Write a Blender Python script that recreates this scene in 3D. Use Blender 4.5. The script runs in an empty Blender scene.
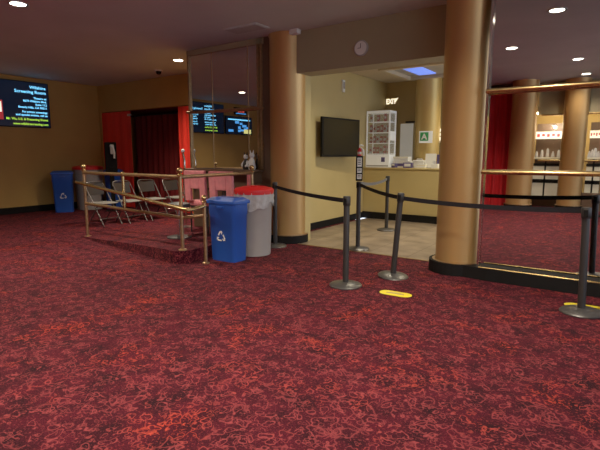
import bpy, bmesh, math, random
from mathutils import Vector, Matrix, Euler
random.seed(7)
C = bpy.context.scene.collection
PI = math.pi

# ------------------------------------------------------------------ materials
def mat(name, color, rough=.6, metal=0., emit=None, es=0., bump=0., bscale=30., vary=0., vscale=3., stretch=(1, 1, 1), coat=0., alpha=1., trans=0.):
    m = bpy.data.materials.new(name); m.use_nodes = True
    nt = m.node_tree; b = nt.nodes['Principled BSDF']
    b.inputs['Base Color'].default_value = (*color, 1)
    b.inputs['Roughness'].default_value = rough
    b.inputs['Metallic'].default_value = metal
    b.inputs['Coat Weight'].default_value = coat
    b.inputs['Alpha'].default_value = alpha
    b.inputs['Transmission Weight'].default_value = trans
    if emit:
        b.inputs['Emission Color'].default_value = (*emit, 1); b.inputs['Emission Strength'].default_value = es
    tc = nt.nodes.new('ShaderNodeTexCoord'); mp = nt.nodes.new('ShaderNodeMapping')
    mp.inputs['Scale'].default_value = stretch
    nt.links.new(tc.outputs['Object'], mp.inputs['Vector'])
    n = nt.nodes.new('ShaderNodeTexNoise'); n.inputs['Scale'].default_value = vscale; n.inputs['Detail'].default_value = 5
    nt.links.new(mp.outputs[0], n.inputs['Vector'])
    r = nt.nodes.new('ShaderNodeValToRGB')
    v = vary if vary else .04
    r.color_ramp.elements[0].position = .3; r.color_ramp.elements[1].position = .7
    r.color_ramp.elements[0].color = (*[c * (1 - v) for c in color], 1)
    r.color_ramp.elements[1].color = (*[min(1, c * (1 + v)) for c in color], 1)
    nt.links.new(n.outputs['Fac'], r.inputs['Fac']); nt.links.new(r.outputs['Color'], b.inputs['Base Color'])
    if bump:
        n2 = nt.nodes.new('ShaderNodeTexNoise'); n2.inputs['Scale'].default_value = bscale; n2.inputs['Detail'].default_value = 4
        nt.links.new(mp.outputs[0], n2.inputs['Vector'])
        bp = nt.nodes.new('ShaderNodeBump'); bp.inputs['Strength'].default_value = bump; bp.inputs['Distance'].default_value = .01
        nt.links.new(n2.outputs['Fac'], bp.inputs['Height']); nt.links.new(bp.outputs['Normal'], b.inputs['Normal'])
    return m

def carpet_mat():
    m = bpy.data.materials.new('patterned_carpet'); m.use_nodes = True
    nt = m.node_tree; N = nt.nodes; L = nt.links; b = N['Principled BSDF']
    b.inputs['Roughness'].default_value = .92
    b.inputs['Sheen Weight'].default_value = .05; b.inputs['Sheen Roughness'].default_value = .5
    b.inputs['Sheen Tint'].default_value = (.8, .3, .32, 1)
    b.inputs['Specular IOR Level'].default_value = .1
    tc = N.new('ShaderNodeTexCoord')
    def math_(op, a, c=None, clamp=False):
        n = N.new('ShaderNodeMath'); n.operation = op; n.use_clamp = clamp
        for i, v in enumerate((a, c)):
            if v is None: continue
            if isinstance(v, (int, float)): n.inputs[i].default_value = v
            else: L.new(v, n.inputs[i])
        return n.outputs[0]
    def noise(scale, detail=2, vec=None):
        n = N.new('ShaderNodeTexNoise'); n.inputs['Scale'].default_value = scale; n.inputs['Detail'].default_value = detail
        L.new(vec if vec else tc.outputs['Object'], n.inputs['Vector']); return n
    def distort(scale, amt):
        n = noise(scale, 2)
        s = N.new('ShaderNodeVectorMath'); s.operation = 'SUBTRACT'; s.inputs[1].default_value = (.5, .5, .5); L.new(n.outputs['Color'], s.inputs[0])
        k = N.new('ShaderNodeVectorMath'); k.operation = 'SCALE'; k.inputs['Scale'].default_value = amt; L.new(s.outputs[0], k.inputs[0])
        a = N.new('ShaderNodeVectorMath'); a.operation = 'ADD'; L.new(tc.outputs['Object'], a.inputs[0]); L.new(k.outputs[0], a.inputs[1])
        return a.outputs[0]
    def vor(scale, vec, feat):
        v = N.new('ShaderNodeTexVoronoi'); v.feature = feat; v.inputs['Scale'].default_value = scale; L.new(vec, v.inputs['Vector']); return v.outputs['Distance']
    def line(val, centre, width):   # 1 on the line, 0 away
        d = math_('ABSOLUTE', math_('SUBTRACT', val, centre)); return math_('SUBTRACT', 1.0, math_('DIVIDE', d, width), True)
    v1 = line(vor(13, distort(10, .15), 'F1'), .36, .07)
    v2 = line(vor(20, distort(17, .09), 'F1'), .34, .075)
    v3 = line(vor(8, distort(7, .2), 'DISTANCE_TO_EDGE'), .0, .045)
    g1 = math_('GREATER_THAN', noise(7, 1).outputs['Fac'], .40)
    g2 = math_('GREATER_THAN', noise(11, 1).outputs['Fac'], .45)
    lines = math_('MAXIMUM', math_('MULTIPLY', v1, g1), math_('MULTIPLY', math_('MULTIPLY', v2, g2), .8))
    lines = math_('MAXIMUM', lines, math_('MULTIPLY', math_('MULTIPLY', v3, math_('GREATER_THAN', noise(5, 1).outputs['Fac'], .52)), .7))
    specks = math_('MULTIPLY', math_('GREATER_THAN', noise(70, 1).outputs['Fac'], .62), .35)
    lines = math_('MAXIMUM', lines, specks)
    base = N.new('ShaderNodeValToRGB'); cr = base.color_ramp
    cr.elements[0].position = .3; cr.elements[0].color = (.014, .0035, .007, 1)
    cr.elements[1].position = .62; cr.elements[1].color = (.064, .006, .014, 1)
    L.new(noise(6, 6).outputs['Fac'], base.inputs['Fac'])
    fine = N.new('ShaderNodeMixRGB'); fine.blend_type = 'MULTIPLY'; fine.inputs['Fac'].default_value = .8
    L.new(base.outputs['Color'], fine.inputs['Color1'])
    fr = N.new('ShaderNodeValToRGB'); fr.color_ramp.elements[0].position = .35; fr.color_ramp.elements[0].color = (.15, .12, .2, 1); fr.color_ramp.elements[1].position = .65; fr.color_ramp.elements[1].color = (1.4, 1.2, 1.2, 1)
    L.new(noise(150, 2).outputs['Fac'], fr.inputs['Fac']); L.new(fr.outputs['Color'], fine.inputs['Color2'])
    lc = N.new('ShaderNodeValToRGB'); lc.color_ramp.elements[0].position = .5; lc.color_ramp.elements[0].color = (.22, .036, .042, 1)
    lc.color_ramp.elements[1].position = .72; lc.color_ramp.elements[1].color = (.42, .045, .024, 1)
    L.new(noise(2.3, 3).outputs['Fac'], lc.inputs['Fac'])
    mx = N.new('ShaderNodeMixRGB'); L.new(lines, mx.inputs['Fac']); L.new(fine.outputs[0], mx.inputs['Color1']); L.new(lc.outputs[0], mx.inputs['Color2'])
    L.new(mx.outputs[0], b.inputs['Base Color'])
    bp = N.new('ShaderNodeBump'); bp.inputs['Strength'].default_value = .5; bp.inputs['Distance'].default_value = .004
    L.new(noise(240, 2).outputs['Fac'], bp.inputs['Height']); L.new(bp.outputs[0], b.inputs['Normal'])
    return m

def tile_mat():
    m = mat('stone_tile', (.25, .19, .14), .35, bump=.05, vary=.35, vscale=3)
    nt = m.node_tree; b = nt.nodes['Principled BSDF']
    br = nt.nodes.new('ShaderNodeTexBrick'); br.offset = 0; br.inputs['Scale'].default_value = 1.0
    br.inputs['Brick Width'].default_value = .6; br.inputs['Row Height'].default_value = .6; br.inputs['Mortar Size'].default_value = .006
    br.inputs['Mortar'].default_value = (.10, .075, .055, 1)
    tc = nt.nodes.new('ShaderNodeTexCoord'); nt.links.new(tc.outputs['Object'], br.inputs['Vector'])
    src = b.inputs['Base Color'].links[0].from_socket
    nt.links.new(src, br.inputs['Color1']); nt.links.new(src, br.inputs['Color2']); nt.links.new(br.outputs['Color'], b.inputs['Base Color'])
    return m

M = dict(
    carpet=carpet_mat(), tile=tile_mat(),
    ceil=mat('painted_ceiling', (.56, .565, .54), .8, vary=.06, vscale=1.2),
    ceil_in=mat('box_office_ceiling', (.60, .50, .34), .8, vary=.05),
    ochre=mat('ochre_plaster', (.50, .30, .085), .75, vary=.07, vscale=1.5, bump=.08, bscale=60),
    tan=mat('tan_plaster', (.52, .40, .17), .7, vary=.06, vscale=1.5, bump=.06, bscale=60),
    header=mat('olive_plaster', (.36, .30, .18), .7, vary=.06, vscale=1.5),
    brown=mat('brown_wainscot', (.13, .075, .045), .55, vary=.12),
    bronze=mat('bronze_column_paint', (.57, .345, .135), .38, .5, vary=.06, vscale=2, stretch=(1, 1, .1)),
    goldcol=mat('gold_column_paint', (.60, .43, .16), .42, .45, vary=.05, vscale=2, stretch=(1, 1, .1)),
    brass=mat('polished_brass', (.62, .44, .20), .24, .95, vary=.08, vscale=20),
    brassdull=mat('worn_brass', (.42, .27, .14), .38, .85, vary=.18, vscale=25),
    chrome=mat('chrome', (.75, .73, .70), .18, 1.0),
    black=mat('black_base', (.009, .008, .008), .7, vary=.2),
    post=mat('charcoal_post', (.045, .042, .042), .42, .35, vary=.1),
    basemetal=mat('grey_metal_base', (.12, .115, .115), .38, .7, vary=.1),
    belt=mat('black_webbing', (.016, .014, .018), .8, vary=.15, vscale=80),
    beltgrey=mat('grey_webbing', (.14, .135, .13), .8, vary=.15, vscale=80),
    blue=mat('blue_plastic', (.018, .085, .42), .38, vary=.08, bump=.04, bscale=80),
    bluedk=mat('dark_blue_plastic', (.012, .045, .22), .4, vary=.08),
    grey=mat('grey_plastic', (.38, .345, .33), .55, vary=.06),
    packred=mat('packet_red', (.28, .03, .035), .5, vary=.1),
    red=mat('red_plastic', (.68, .018, .02), .38, vary=.08),
    liner=mat('clear_liner', (.46, .44, .44), .3, vary=.15, vscale=12, bump=.9, bscale=22, coat=.3),
    white=mat('white_plastic', (.80, .79, .76), .45),
    whitelit=mat('glowing_white_enamel', (.82, .82, .80), .35, emit=(1, .98, .9), es=.12),  # enamel given a faint glow of its own to look brighter
    redwall=mat('red_panel', (.85, .035, .02), .6, vary=.08, vscale=2, stretch=(8, 8, .5)),
    curtain=mat('red_velvet', (.62, .018, .028), .85, vary=.25, vscale=6, stretch=(6, 6, .3)),
    darkcurtain=mat('maroon_velvet', (.20, .012, .014), .9, vary=.3, vscale=6, stretch=(6, 6, .3)),
    pink=mat('rose_fabric', (.75, .24, .27), .8, vary=.12, vscale=12),
    framegrey=mat('dull_steel', (.13, .12, .12), .35, .8),
    seatgrey=mat('grey_vinyl', (.26, .25, .23), .5, vary=.08),
    backblk=mat('black_vinyl', (.025, .022, .024), .45),
    screen=mat('screen_glass', (.004, .006, .012), .12, emit=(.015, .03, .07), es=.2),
    offscreen=mat('dark_screen_glass', (.008, .008, .008), .22),
    cyan=mat('cyan_text', (.05, .4, .8), .5, emit=(.18, .62, 1.0), es=1.6),
    green=mat('lime_text', (.3, .5, .05), .5, emit=(.42, .75, .06), es=1.1),
    redled=mat('red_led', (.6, .05, .05), .5, emit=(1, .12, .10), es=1.0),
    bluepic=mat('blue_picture', (.05, .25, .6), .5, emit=(.08, .36, .9), es=1.0),
    yelpic=mat('yellow_picture', (.7, .7, .2), .5, emit=(.8, .75, .25), es=.9),
    redpic=mat('red_picture', (.5, .04, .05), .5, emit=(.7, .05, .06), es=.35),
    whitepic=mat('white_picture', (.8, .8, .8), .5, emit=(.95, .85, .7), es=1.0),
    lamp=mat('lamp_lens', (1, 1, 1), .5, emit=(1, .90, .72), es=22),
    bluelamp=mat('blue_led', (.3, .5, 1), .5, emit=(.12, .22, .9), es=.9),
    signlit=mat('lit_sign', (.9, .85, .7), .5, emit=(1, .88, .62), es=1.2),
    yellow=mat('yellow_vinyl', (.82, .66, .02), .45, vary=.05),
    signgreen=mat('green_card', (.04, .35, .10), .5),
    purple=mat('violet_plastic', (.10, .08, .22), .5),
    cabinet=mat('glowing_cream_laminate', (.62, .56, .42), .5, emit=(1, .9, .65), es=.12),  # laminate with a weak glow mixed in, standing in for light on it
    glass=mat('clear_glass', (.9, .95, .95), .04, alpha=.12),
    door=mat('glowing_white_door', (.85, .82, .74), .5, emit=(1, .95, .8), es=.12),  # door surface glows slightly so it reads as brightly lit
    panel=mat('fixture_grey', (.42, .40, .38), .6),
)
for k_ in ('black', 'belt', 'post'): M[k_].node_tree.nodes['Principled BSDF'].inputs['Specular IOR Level'].default_value = .15 if k_ != 'post' else .35
M['offscreen'].node_tree.nodes['Principled BSDF'].inputs['Specular IOR Level'].default_value = .22
mm = bpy.data.materials.new('mirror_glass'); mm.use_nodes = True
b = mm.node_tree.nodes['Principled BSDF']
b.inputs['Base Color'].default_value = (.74, .74, .73, 1); b.inputs['Metallic'].default_value = 1; b.inputs['Roughness'].default_value = .012
_n = mm.node_tree.nodes.new('ShaderNodeTexNoise'); _n.inputs['Scale'].default_value = 2
_r = mm.node_tree.nodes.new('ShaderNodeValToRGB'); _r.color_ramp.elements[0].color = (.72, .72, .71, 1); _r.color_ramp.elements[1].color = (.76, .76, .75, 1)
mm.node_tree.links.new(_n.outputs['Fac'], _r.inputs['Fac']); mm.node_tree.links.new(_r.outputs[0], b.inputs['Base Color'])
M['mirror'] = mm

# ------------------------------------------------------------------ helpers
def xf(loc=(0, 0, 0), rot=(0, 0, 0)):
    return Matrix.Translation(loc) @ Euler(rot).to_matrix().to_4x4()
def thing(name, label, cat, loc=(0, 0, 0), rot=(0, 0, 0), group=None):
    o = bpy.data.objects.new(name, None); o.empty_display_size = .1; C.objects.link(o)
    o.location = loc; o.rotation_euler = rot
    o['label'] = label; o['category'] = cat
    if group: o['group'] = group
    return o
def tag(o, label, cat, group=None):
    o['label'] = label; o['category'] = cat
    if group: o['group'] = group
    return o
def obj(name, bm, m, parent=None, smooth=False, loc=None, bevel=0., label=None):
    me = bpy.data.meshes.new(name)
    bmesh.ops.recalc_face_normals(bm, faces=bm.faces)
    if parent is None and loc is None:      # origin at the base centre
        if bm.verts:
            xs = [v.co.x for v in bm.verts]; ys = [v.co.y for v in bm.verts]; zs = [v.co.z for v in bm.verts]
            keep = name.startswith(('floor', 'ramp'))
            loc = (0, 0, 0) if keep else ((min(xs) + max(xs)) / 2, (min(ys) + max(ys)) / 2, min(zs))
            if not keep:
                for v in bm.verts: v.co -= Vector(loc)
    bm.to_mesh(me); bm.free()
    if smooth:
        for p in me.polygons: p.use_smooth = True
    me.materials.append(m)
    o = bpy.data.objects.new(name, me); C.objects.link(o)
    if loc: o.location = loc
    if parent: o.parent = parent
    if smooth:
        e = o.modifiers.new('es', 'EDGE_SPLIT'); e.split_angle = math.radians(40)
    if bevel:
        bv = o.modifiers.new('bevel', 'BEVEL'); bv.width = bevel; bv.segments = 2; bv.limit_method = 'ANGLE'
    if label: o['label'] = label
    return o
def struct(name, bm, m, parent=None, **k):
    o = obj(name, bm, m, parent, **k)
    if not parent: o['kind'] = 'structure'
    return o
def box(bm, x0, x1, y0, y1, z0, z1, mtx=None):
    vs = [bm.verts.new((x, y, z)) for x in (x0, x1) for y in (y0, y1) for z in (z0, z1)]
    if mtx:
        for v in vs: v.co = mtx @ v.co
    for f in ((0, 1, 3, 2), (4, 6, 7, 5), (0, 4, 5, 1), (2, 3, 7, 6), (0, 2, 6, 4), (1, 5, 7, 3)):
        bm.faces.new([vs[i] for i in f])
    return bm
def B(*a, mtx=None):
    bm = bmesh.new(); return box(bm, *a, mtx=mtx)
def lathe(bm, prof, cx=0, cy=0, n=32, cap=True, mtx=None):
    rings = []
    for r, z in prof:
        ring = []
        for i in range(n):
            v = Vector((cx + r * math.cos(2 * PI * i / n), cy + r * math.sin(2 * PI * i / n), z))
            ring.append(bm.verts.new(mtx @ v if mtx else v))
        rings.append(ring)
    for a, b_ in zip(rings, rings[1:]):
        for i in range(n): bm.faces.new((a[i], a[(i + 1) % n], b_[(i + 1) % n], b_[i]))
    if cap:
        bm.faces.new(rings[0]); bm.faces.new(rings[-1])
    return bm
def LA(prof, **k): return lathe(bmesh.new(), prof, **k)
def tube(bm, pts, r, n=12, cap=True):
    pts = [Vector(p) for p in pts]; rings = []; prev = None
    for i, p in enumerate(pts):
        if i == 0: t = pts[1] - pts[0]
        elif i == len(pts) - 1: t = pts[-1] - pts[-2]
        else: t = (pts[i + 1] - p).normalized() + (p - pts[i - 1]).normalized()
        t.normalize()
        if prev is None:
            a = Vector((0, 0, 1)) if abs(t.z) < .9 else Vector((1, 0, 0))
            u = t.cross(a).normalized()
        else:
            u = (prev - t * prev.dot(t)).normalized()
        prev = u; w = t.cross(u)
        rr = r[i] if isinstance(r, (list, tuple)) else r
        rings.append([bm.verts.new(p + (u * math.cos(2 * PI * k / n) + w * math.sin(2 * PI * k / n)) * rr) for k in range(n)])
    for a, b_ in zip(rings, rings[1:]):
        for k in range(n): bm.faces.new((a[k], a[(k + 1) % n], b_[(k + 1) % n], b_[k]))
    if cap: bm.faces.new(rings[0]); bm.faces.new(rings[-1])
    return bm
def T(pts, r, n=12): return tube(bmesh.new(), pts, r, n)
def sphere(bm, c, r, n=20, sz=1.):
    prof = [(max(r * math.sin(PI * i / 12), 1e-4), c[2] - r * sz * math.cos(PI * i / 12)) for i in range(13)]
    return lathe(bm, prof, c[0], c[1], n, cap=False)
def prism(bm, poly, z0, z1, mtx=None):
    a = [Vector((x, y, z0)) for x, y in poly]; c = [Vector((x, y, z1)) for x, y in poly]
    if mtx: a = [mtx @ v for v in a]; c = [mtx @ v for v in c]
    a = [bm.verts.new(v) for v in a]; c = [bm.verts.new(v) for v in c]; n = len(poly)
    bm.faces.new(a); bm.faces.new(c)
    for i in range(n): bm.faces.new((a[i], a[(i + 1) % n], c[(i + 1) % n], c[i]))
    return bm
def basis(o, right, up):
    r = Vector(right); u = Vector(up); n = r.cross(u); o = Vector(o)
    return Matrix(((r.x, u.x, n.x, o.x), (r.y, u.y, n.y, o.y), (r.z, u.z, n.z, o.z), (0, 0, 0, 1)))
def text(bm, s, o, right, up, size, align='LEFT', sx=1., bold=0.):
    cu = bpy.data.curves.new('t', 'FONT'); cu.body = s; cu.size = size; cu.align_x = align; cu.extrude = .0008; cu.resolution_u = 2; cu.offset = bold
    ob = bpy.data.objects.new('t', cu); C.objects.link(ob)
    dg = bpy.context.evaluated_depsgraph_get(); me = bpy.data.meshes.new_from_object(ob.evaluated_get(dg))
    mtx = basis(o, right, up) @ Matrix.Diagonal((sx, 1, 1, 1))
    me.transform(mtx); bm.from_mesh(me)
    bpy.data.objects.remove(ob); bpy.data.curves.remove(cu); bpy.data.meshes.remove(me)
    return bm
def pleats(x0, x1, y, z0, z1, amp=.05, wl=.16, mtx=None):
    bm = bmesh.new(); n = max(8, int(abs(x1 - x0) / wl * 8)); zs = [z0, (z0 + z1) / 2, z1]
    rows = []
    for k, z in enumerate(zs):
        row = []
        for i in range(n + 1):
            x = x0 + (x1 - x0) * i / n
            a = amp * (1 - .35 * k / 2)
            v = Vector((x, y + a * math.sin(2 * PI * (x - x0) / wl + .5 * math.sin(x * 3)) , z))
            row.append(bm.verts.new(mtx @ v if mtx else v))
        rows.append(row)
    for a, c in zip(rows, rows[1:]):
        for i in range(n): bm.faces.new((a[i], a[i + 1], c[i + 1], c[i]))
    return bm
def copy_tree(o, parent=None):
    c = o.copy(); C.objects.link(c)
    if parent: c.parent = parent
    for ch in list(o.children): copy_tree(ch, c)
    return c

# ------------------------------------------------------------------ key dimensions
H = 3.25
XL = -12.0          # wall with the menu screens
YM = 6.0            # mirror wall on the left
YR = 5.5            # mirror wall on the right
YB = -4.2           # wall behind the viewer
YD = 7.6            # wall with the curtained doorway

# ------------------------------------------------------------------ room shell
# carpet floor; tiled floor beyond the columns
bm = bmesh.new()
prism(bm, [(XL - .2, YB - .2), (6, YB - .2), (6, YM), (-4.7, YM), (-4.7, 9), (XL - .2, 9)], -.06, 0)
struct('floor_carpet', bm, M['carpet'])
struct('floor_tile', B(-4.7, 1.0, YM, 11.0, -.06, .0), M['tile'])
struct('trim_threshold', B(-4.2, -1.9, YM - .02, YM + .02, 0, .006), M['brassdull'])
struct('ceiling', B(XL - .2, 6, YB - .2, 9.4, H, H + .12), M['ceil'])
struct('wall_left', B(XL - .15, XL, YB - .2, 9.2, 0, H), M['ochre'])
struct('baseboard_left', B(XL, XL + .02, YB, YD, 0, .16), M['black'])
# doorway wall with its opening
DX0, DX1, DZ = -11.92, -8.38, 2.55
bm = bmesh.new()
box(bm, XL, DX0, YD, YD + .15, 0, H); box(bm, DX1, -6.5, YD, YD + .15, 0, H); box(bm, DX0, DX1, YD, YD + .15, DZ, H)
struct('wall_back_left', bm, M['ochre'])
struct('wall_alcove', B(XL, -8.0, 9.0, 9.15, 0, H), M['darkcurtain'])
bm = bmesh.new(); box(bm, -8.25, -8.1, YD + .15, 9.0, 0, H)
struct('wall_alcove_side', bm, M['darkcurtain'])
# left mirror wall block
MX0, MX1 = -6.6, -4.86
bm = bmesh.new(); box(bm, MX0, MX1 + .12, YM, YM + .12, 0, H); box(bm, MX0, MX0 + .1, YM + .12, YD, 0, H)
struct('wall_mirror_left', bm, M['brown'])
# box office left wall, back wall
struct('wall_box_office_left', B(-4.95, -4.8, YM + .12, 10.6, 0, H), M['tan'])
struct('wall_box_office_back', B(-4.95, 1.0, 10.5, 10.65, 0, H), M['tan'])
struct('baseboard_box_office', B(-4.8, -4.78, YM + .5, 9.38, 0, .13), M['black'])
struct('ceiling_box_office', B(-4.8, 1.0, 6.4, 10.5, 3.08, 3.14), M['ceil_in'])
# header beam above the opening
struct('wall_header', B(-4.9, 1.2, YM + .02, YM + .38, 2.64, H), M['header'])
struct('wall_header_pilaster', B(-4.55, -4.22, YM + .12, YM + .38, 0, 2.64), M['tan'])
# right mirror wall
bm = bmesh.new(); box(bm, -1.25, 5.0, YR + .06, YR + .2, 0, H)
struct('wall_mirror_right', bm, M['brown'])
# black curb, rounded beneath the near column, running right
c = (-1.62, 5.72); poly = []
for i in range(15):
    a = math.radians(150 + 150 * i / 14); poly.append((c[0] +   .325 * math.cos(a), c[1] + .325 * math.sin(a)))
poly += [(-1.2, 5.40), (5.0, 5.40), (5.0, YR + .06), (-1.3, YR + .06), (-1.3, 6.02), (-1.9, 6.02)]
struct('trim_curb', prism(bmesh.new(), poly, 0, .14), M['black'])
bm = bmesh.new(); tube(bm, [(-1.28, 5.415, .147), (5.0, 5.415, .147)], .010, 8)
struct('trim_curb_edge', bm, M['brass'])
# rear wall far behind the viewer
struct('wall_rear', B(XL, 6, YB - .15, YB, 0, H), M['ochre'])

# sloped carpeted platform (one step up at its right end)
bm = bmesh.new()
front = [(-7.75, 4.38), (-6.7, 4.22), (-5.7, 4.08), (-4.95, 3.96)]
for i in range(7):
    a = math.radians(-90 + 90 * i / 6 - 8 * (1 - i / 6)); front.append((-4.78 + .17 * math.cos(a), 4.11 + .17 * math.sin(a)))
front += [(-4.66, 5.0), (-4.80, YM)]
zt = lambda x: .002 + .17 * max(0, min(1, (x + 7.75) / 2.7))
backp = [(x, YM) for x, y in front if x < -4.95]
top = [bm.verts.new((x, y, zt(x))) for x, y in front]; bot = [bm.verts.new((x, y, 0)) for x, y in front]
tb = [bm.verts.new((x, y, zt(x))) for x, y in reversed(backp)]; bb = [bm.verts.new((x, y, 0)) for x, y in reversed(backp)]
T1 = top + tb; B1 = bot + bb
bm.faces.new(T1); bm.faces.new(B1)
for i in range(len(T1)): bm.faces.new((B1[i], B1[(i + 1) % len(B1)], T1[(i + 1) % len(T1)], T1[i]))
bmesh.ops.triangulate(bm, faces=[f for f in bm.faces if len(f.verts) > 4])
struct('floor_ramp', bm, M['carpet'])

# ------------------------------------------------------------------ columns
def column(x, y, label, r=.29, z1=H, m='bronze', base=True, group=None):
    t = thing('column', label, 'column', (x, y, 0), group=group)
    obj('shaft', LA([(r, .001), (r, z1 - .04), (r + .015, z1 - .02), (r + .015, z1)], n=64), M[m], t, True)
    if base:
        obj('base_ring', LA([(r + .035, 0), (r + .035, .135), (r + .028, .14), (r, .14)], n=64), M['black'], t, True)
        obj('base_trim', LA([(r + .037, .128), (r + .037, .142), (r + .006, .146), (r + .004, .140)], n=64, cap=False), M['brassdull'], t, True)
    return t
column(-4.50, 6.15, 'bronze painted round column behind the grey trash bin with red lid', .29)
column(-1.61, 5.73, 'large bronze painted round column standing on the black curb beside the right mirror', .262)
column(-3.64, 10.14, 'gold round column inside the box office with a green letter A card on it', .27, 3.08, 'goldcol', False)

# ------------------------------------------------------------------ mirrors
def mirror_panel(name, x0, x1, y, z0, z1, label, frames, group=None):
    t = thing(name, label, 'mirror', ((x0 + x1) / 2, y, z0), group=group)
    cx = (x0 + x1) / 2
    obj('glass', B(x0 - cx, x1 - cx, -.008, 0, 0, z1 - z0), M['mirror'], t)
    return t
seams = [-6.6, -6.02, -5.2, -4.88]
names = ['narrow left pane of the left wall mirror beside the curtained doorway', 'wide middle pane of the left wall mirror above the ledge', 'narrow right pane of the left wall mirror beside the bronze column']
for i in range(3):
    mirror_panel('wall_mirror', seams[i] + .004, seams[i + 1] - .004, YM, 1.17, H - .01, names[i], None, 'left wall mirror panes')
# frame of mirror: brown metal strips
t = thing('bronze_edging', 'dull bronze edging strips around the left wall mirror', 'edging', (-5.73, YM - .01, 1.17))
for x in (-6.585, -4.90, -4.97):
    obj('upright', B(x + 5.73 - .018, x + 5.73 + .018, -.03, .0, 0, H - 1.18), M['brassdull'], t)
for x in (-6.02, -5.2):
    obj('seam_strip', B(x + 5.73 - .005, x + 5.73 + .005, -.006, .002, 0, H - 1.18), M['brassdull'], t)
obj('top_strip', B(-.87, .87, -.03, 0, H - 1.17 - .10, H - 1.18), M['header'], t)
tag(obj('mirror_rail', T([(-6.62, YM - .06, 2.17), (-4.84, YM - .06, 2.15)], .022), M['brassdull'], None, True), 'dull bronze rail running across the left wall mirror at head height', 'rail')
for x0, x1, lb in ((-1.30, 1.9, 'tall right wall mirror reflecting the red carpet beside the large column'), (1.91, 5.0, 'further pane of the right wall mirror out towards the entrance')):
    mirror_panel('wall_mirror', x0, x1, YR + .055, .142, H - .01, lb, None)
obj_ = tag(obj('mirror_edge', B(-1.325, -1.30, YR, YR + .06, .142, H - .01), M['chrome']), 'thin pale metal edge strip between large column and right mirror', 'strip')
for z, lb in ((2.10, 'upper polished brass rail across the right wall mirror'), (1.225, 'lower polished brass rail across the right wall mirror')):
    t = thing('brass_rail', lb, 'rail', (-1.3, YR - .03, z))
    obj('bar', T([(-.02, 0, 0), (6.2, 0, 0)], .026, 16), M['brass'], t, True)
    for x in (1.95, 3.9, 5.8):
        obj('bracket', T([(x, 0, 0), (x, .08, 0)], .014, 10), M['brass'], t, True)

# ledge under the left mirror
t = thing('console_ledge', 'brown wooden ledge under the left wall mirror', 'ledge', (-5.75, YM, 0.0))
obj('ledge_top', B(-.80, .86, -.26, -.002, 1.13, 1.17), M['brown'], t, bevel=.006)
obj('bracket', B(-.80, -.76, -.26, -.002, .95, 1.13), M['brown'], t); obj('bracket', B(.78, .82, -.26, -.002, .95, 1.13), M['brown'], t)

# figurines on ledge
def figurine(x, y, s, label, mats, n):
    t = thing('figurine', label, 'figurine', (x, y, 1.17))
    bm = bmesh.new(); lathe(bm, [(.05 * s, 0), (.06 * s, .04 * s), (.045 * s, .12 * s), (.03 * s, .17 * s), (.015 * s, .19 * s)], n=16)
    obj('body', bm, M[mats[0]], t, True)
    bm = bmesh.new(); sphere(bm, (0, 0, .22 * s), .042 * s); obj('head', bm, M[mats[1]], t, True)
    bm = bmesh.new()
    for sx in (-1, 1): tube(bm, [(sx * .025 * s, 0, .25 * s), (sx * .035 * s, 0, .30 * s)], [.014 * s, .004 * s], 8)
    obj('ears', bm, M[mats[0]], t, True)
    bm = bmesh.new()
    for sx in (-1, 1): tube(bm, [(sx * .03 * s, -.0, .15 * s), (sx * .06 * s, -.04 * s, .09 * s), (sx * .035 * s, -.06 * s, .05 * s)], .016 * s, 8)
    obj('arms', bm, M[mats[1]], t, True)
figurine(-5.14, YM - .16, .95, 'small black and white figurine on the mirror ledge, left of the white one', ('backblk', 'white'), 0)
figurine(-5.0, YM - .17, 1.05, 'white figurine on the mirror ledge beside the bronze column', ('white', 'white'), 0)

# ------------------------------------------------------------------ railing
def finial(bm, x, y, z, r=.042):
    sphere(bm, (x, y, z + r), r); lathe(bm, [(r * .9, z - .03), (r * .95, z - .015), (r * .6, z)], x, y, 16)
P1 = (-7.55, 4.43); P2 = (-4.70, 4.06); PM = (-6.2, 4.255); P4 = (-4.84, 5.64); P3 = (-4.42, 4.20)
t = thing('brass_railing', 'brass handrail with ball topped posts along the sloped carpeted platform', 'railing', (P2[0], P2[1], 0))
def rel(p, z): return (p[0] - P2[0], p[1] - P2[1], z)
for nm, P, z0, z1 in (('post', P1, .01, 1.14), ('post', P2, .17, 1.14), ('post', P4, .17, 1.14)):
    o = obj(nm, T([rel(P, z0), rel(P, z1)], .024, 14), M['brassdull'], t, True)
    bm = bmesh.new(); finial(bm, *rel(P, z1 + .03)); obj('ball_finial', bm, M['brass'], o, True)
    bm = bmesh.new(); lathe(bm, [(.055, z0), (.055, z0 + .012), (.03, z0 + .02)], *rel(P, 0)[:2], n=18); obj('base_flange', bm, M['brassdull'], o, True)
o = obj('post', T([rel(PM, .58), rel(PM, 1.10)], .022, 14), M['brass'], t, True)
bm = bmesh.new(); sphere(bm, rel(PM, 1.13), .033); obj('ball_finial', bm, M['brass'], o, True)
o = obj('post', T([rel(P3, .0), rel(P3, .80)], .024, 14), M['brassdull'], t, True)
bm = bmesh.new(); finial(bm, *rel(P3, .83), r=.036); obj('ball_finial', bm, M['brass'], o, True)
bm = bmesh.new(); lathe(bm, [(.05, 0), (.05, .012), (.03, .02)], *rel(P3, 0)[:2], n=18); obj('base_flange', bm, M['brassdull'], o, True)
obj('top_rail', T([rel(P1, 1.11), rel(P2, 1.13)], .026, 14), M['brassdull'], t, True)
obj('top_rail', T([rel(P2, 1.13), rel(P4, 1.13)], .026, 14), M['brassdull'], t, True)
obj('lower_rail', T([rel(P1, .585), rel(P2, .60)], .024, 14), M['brassdull'], t, True)
obj('lower_rail', T([rel(P2, .60), rel((-4.42, 4.24), .63)], .022, 14), M['brassdull'], t, True)
off = (-.02, -.10)
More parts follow.
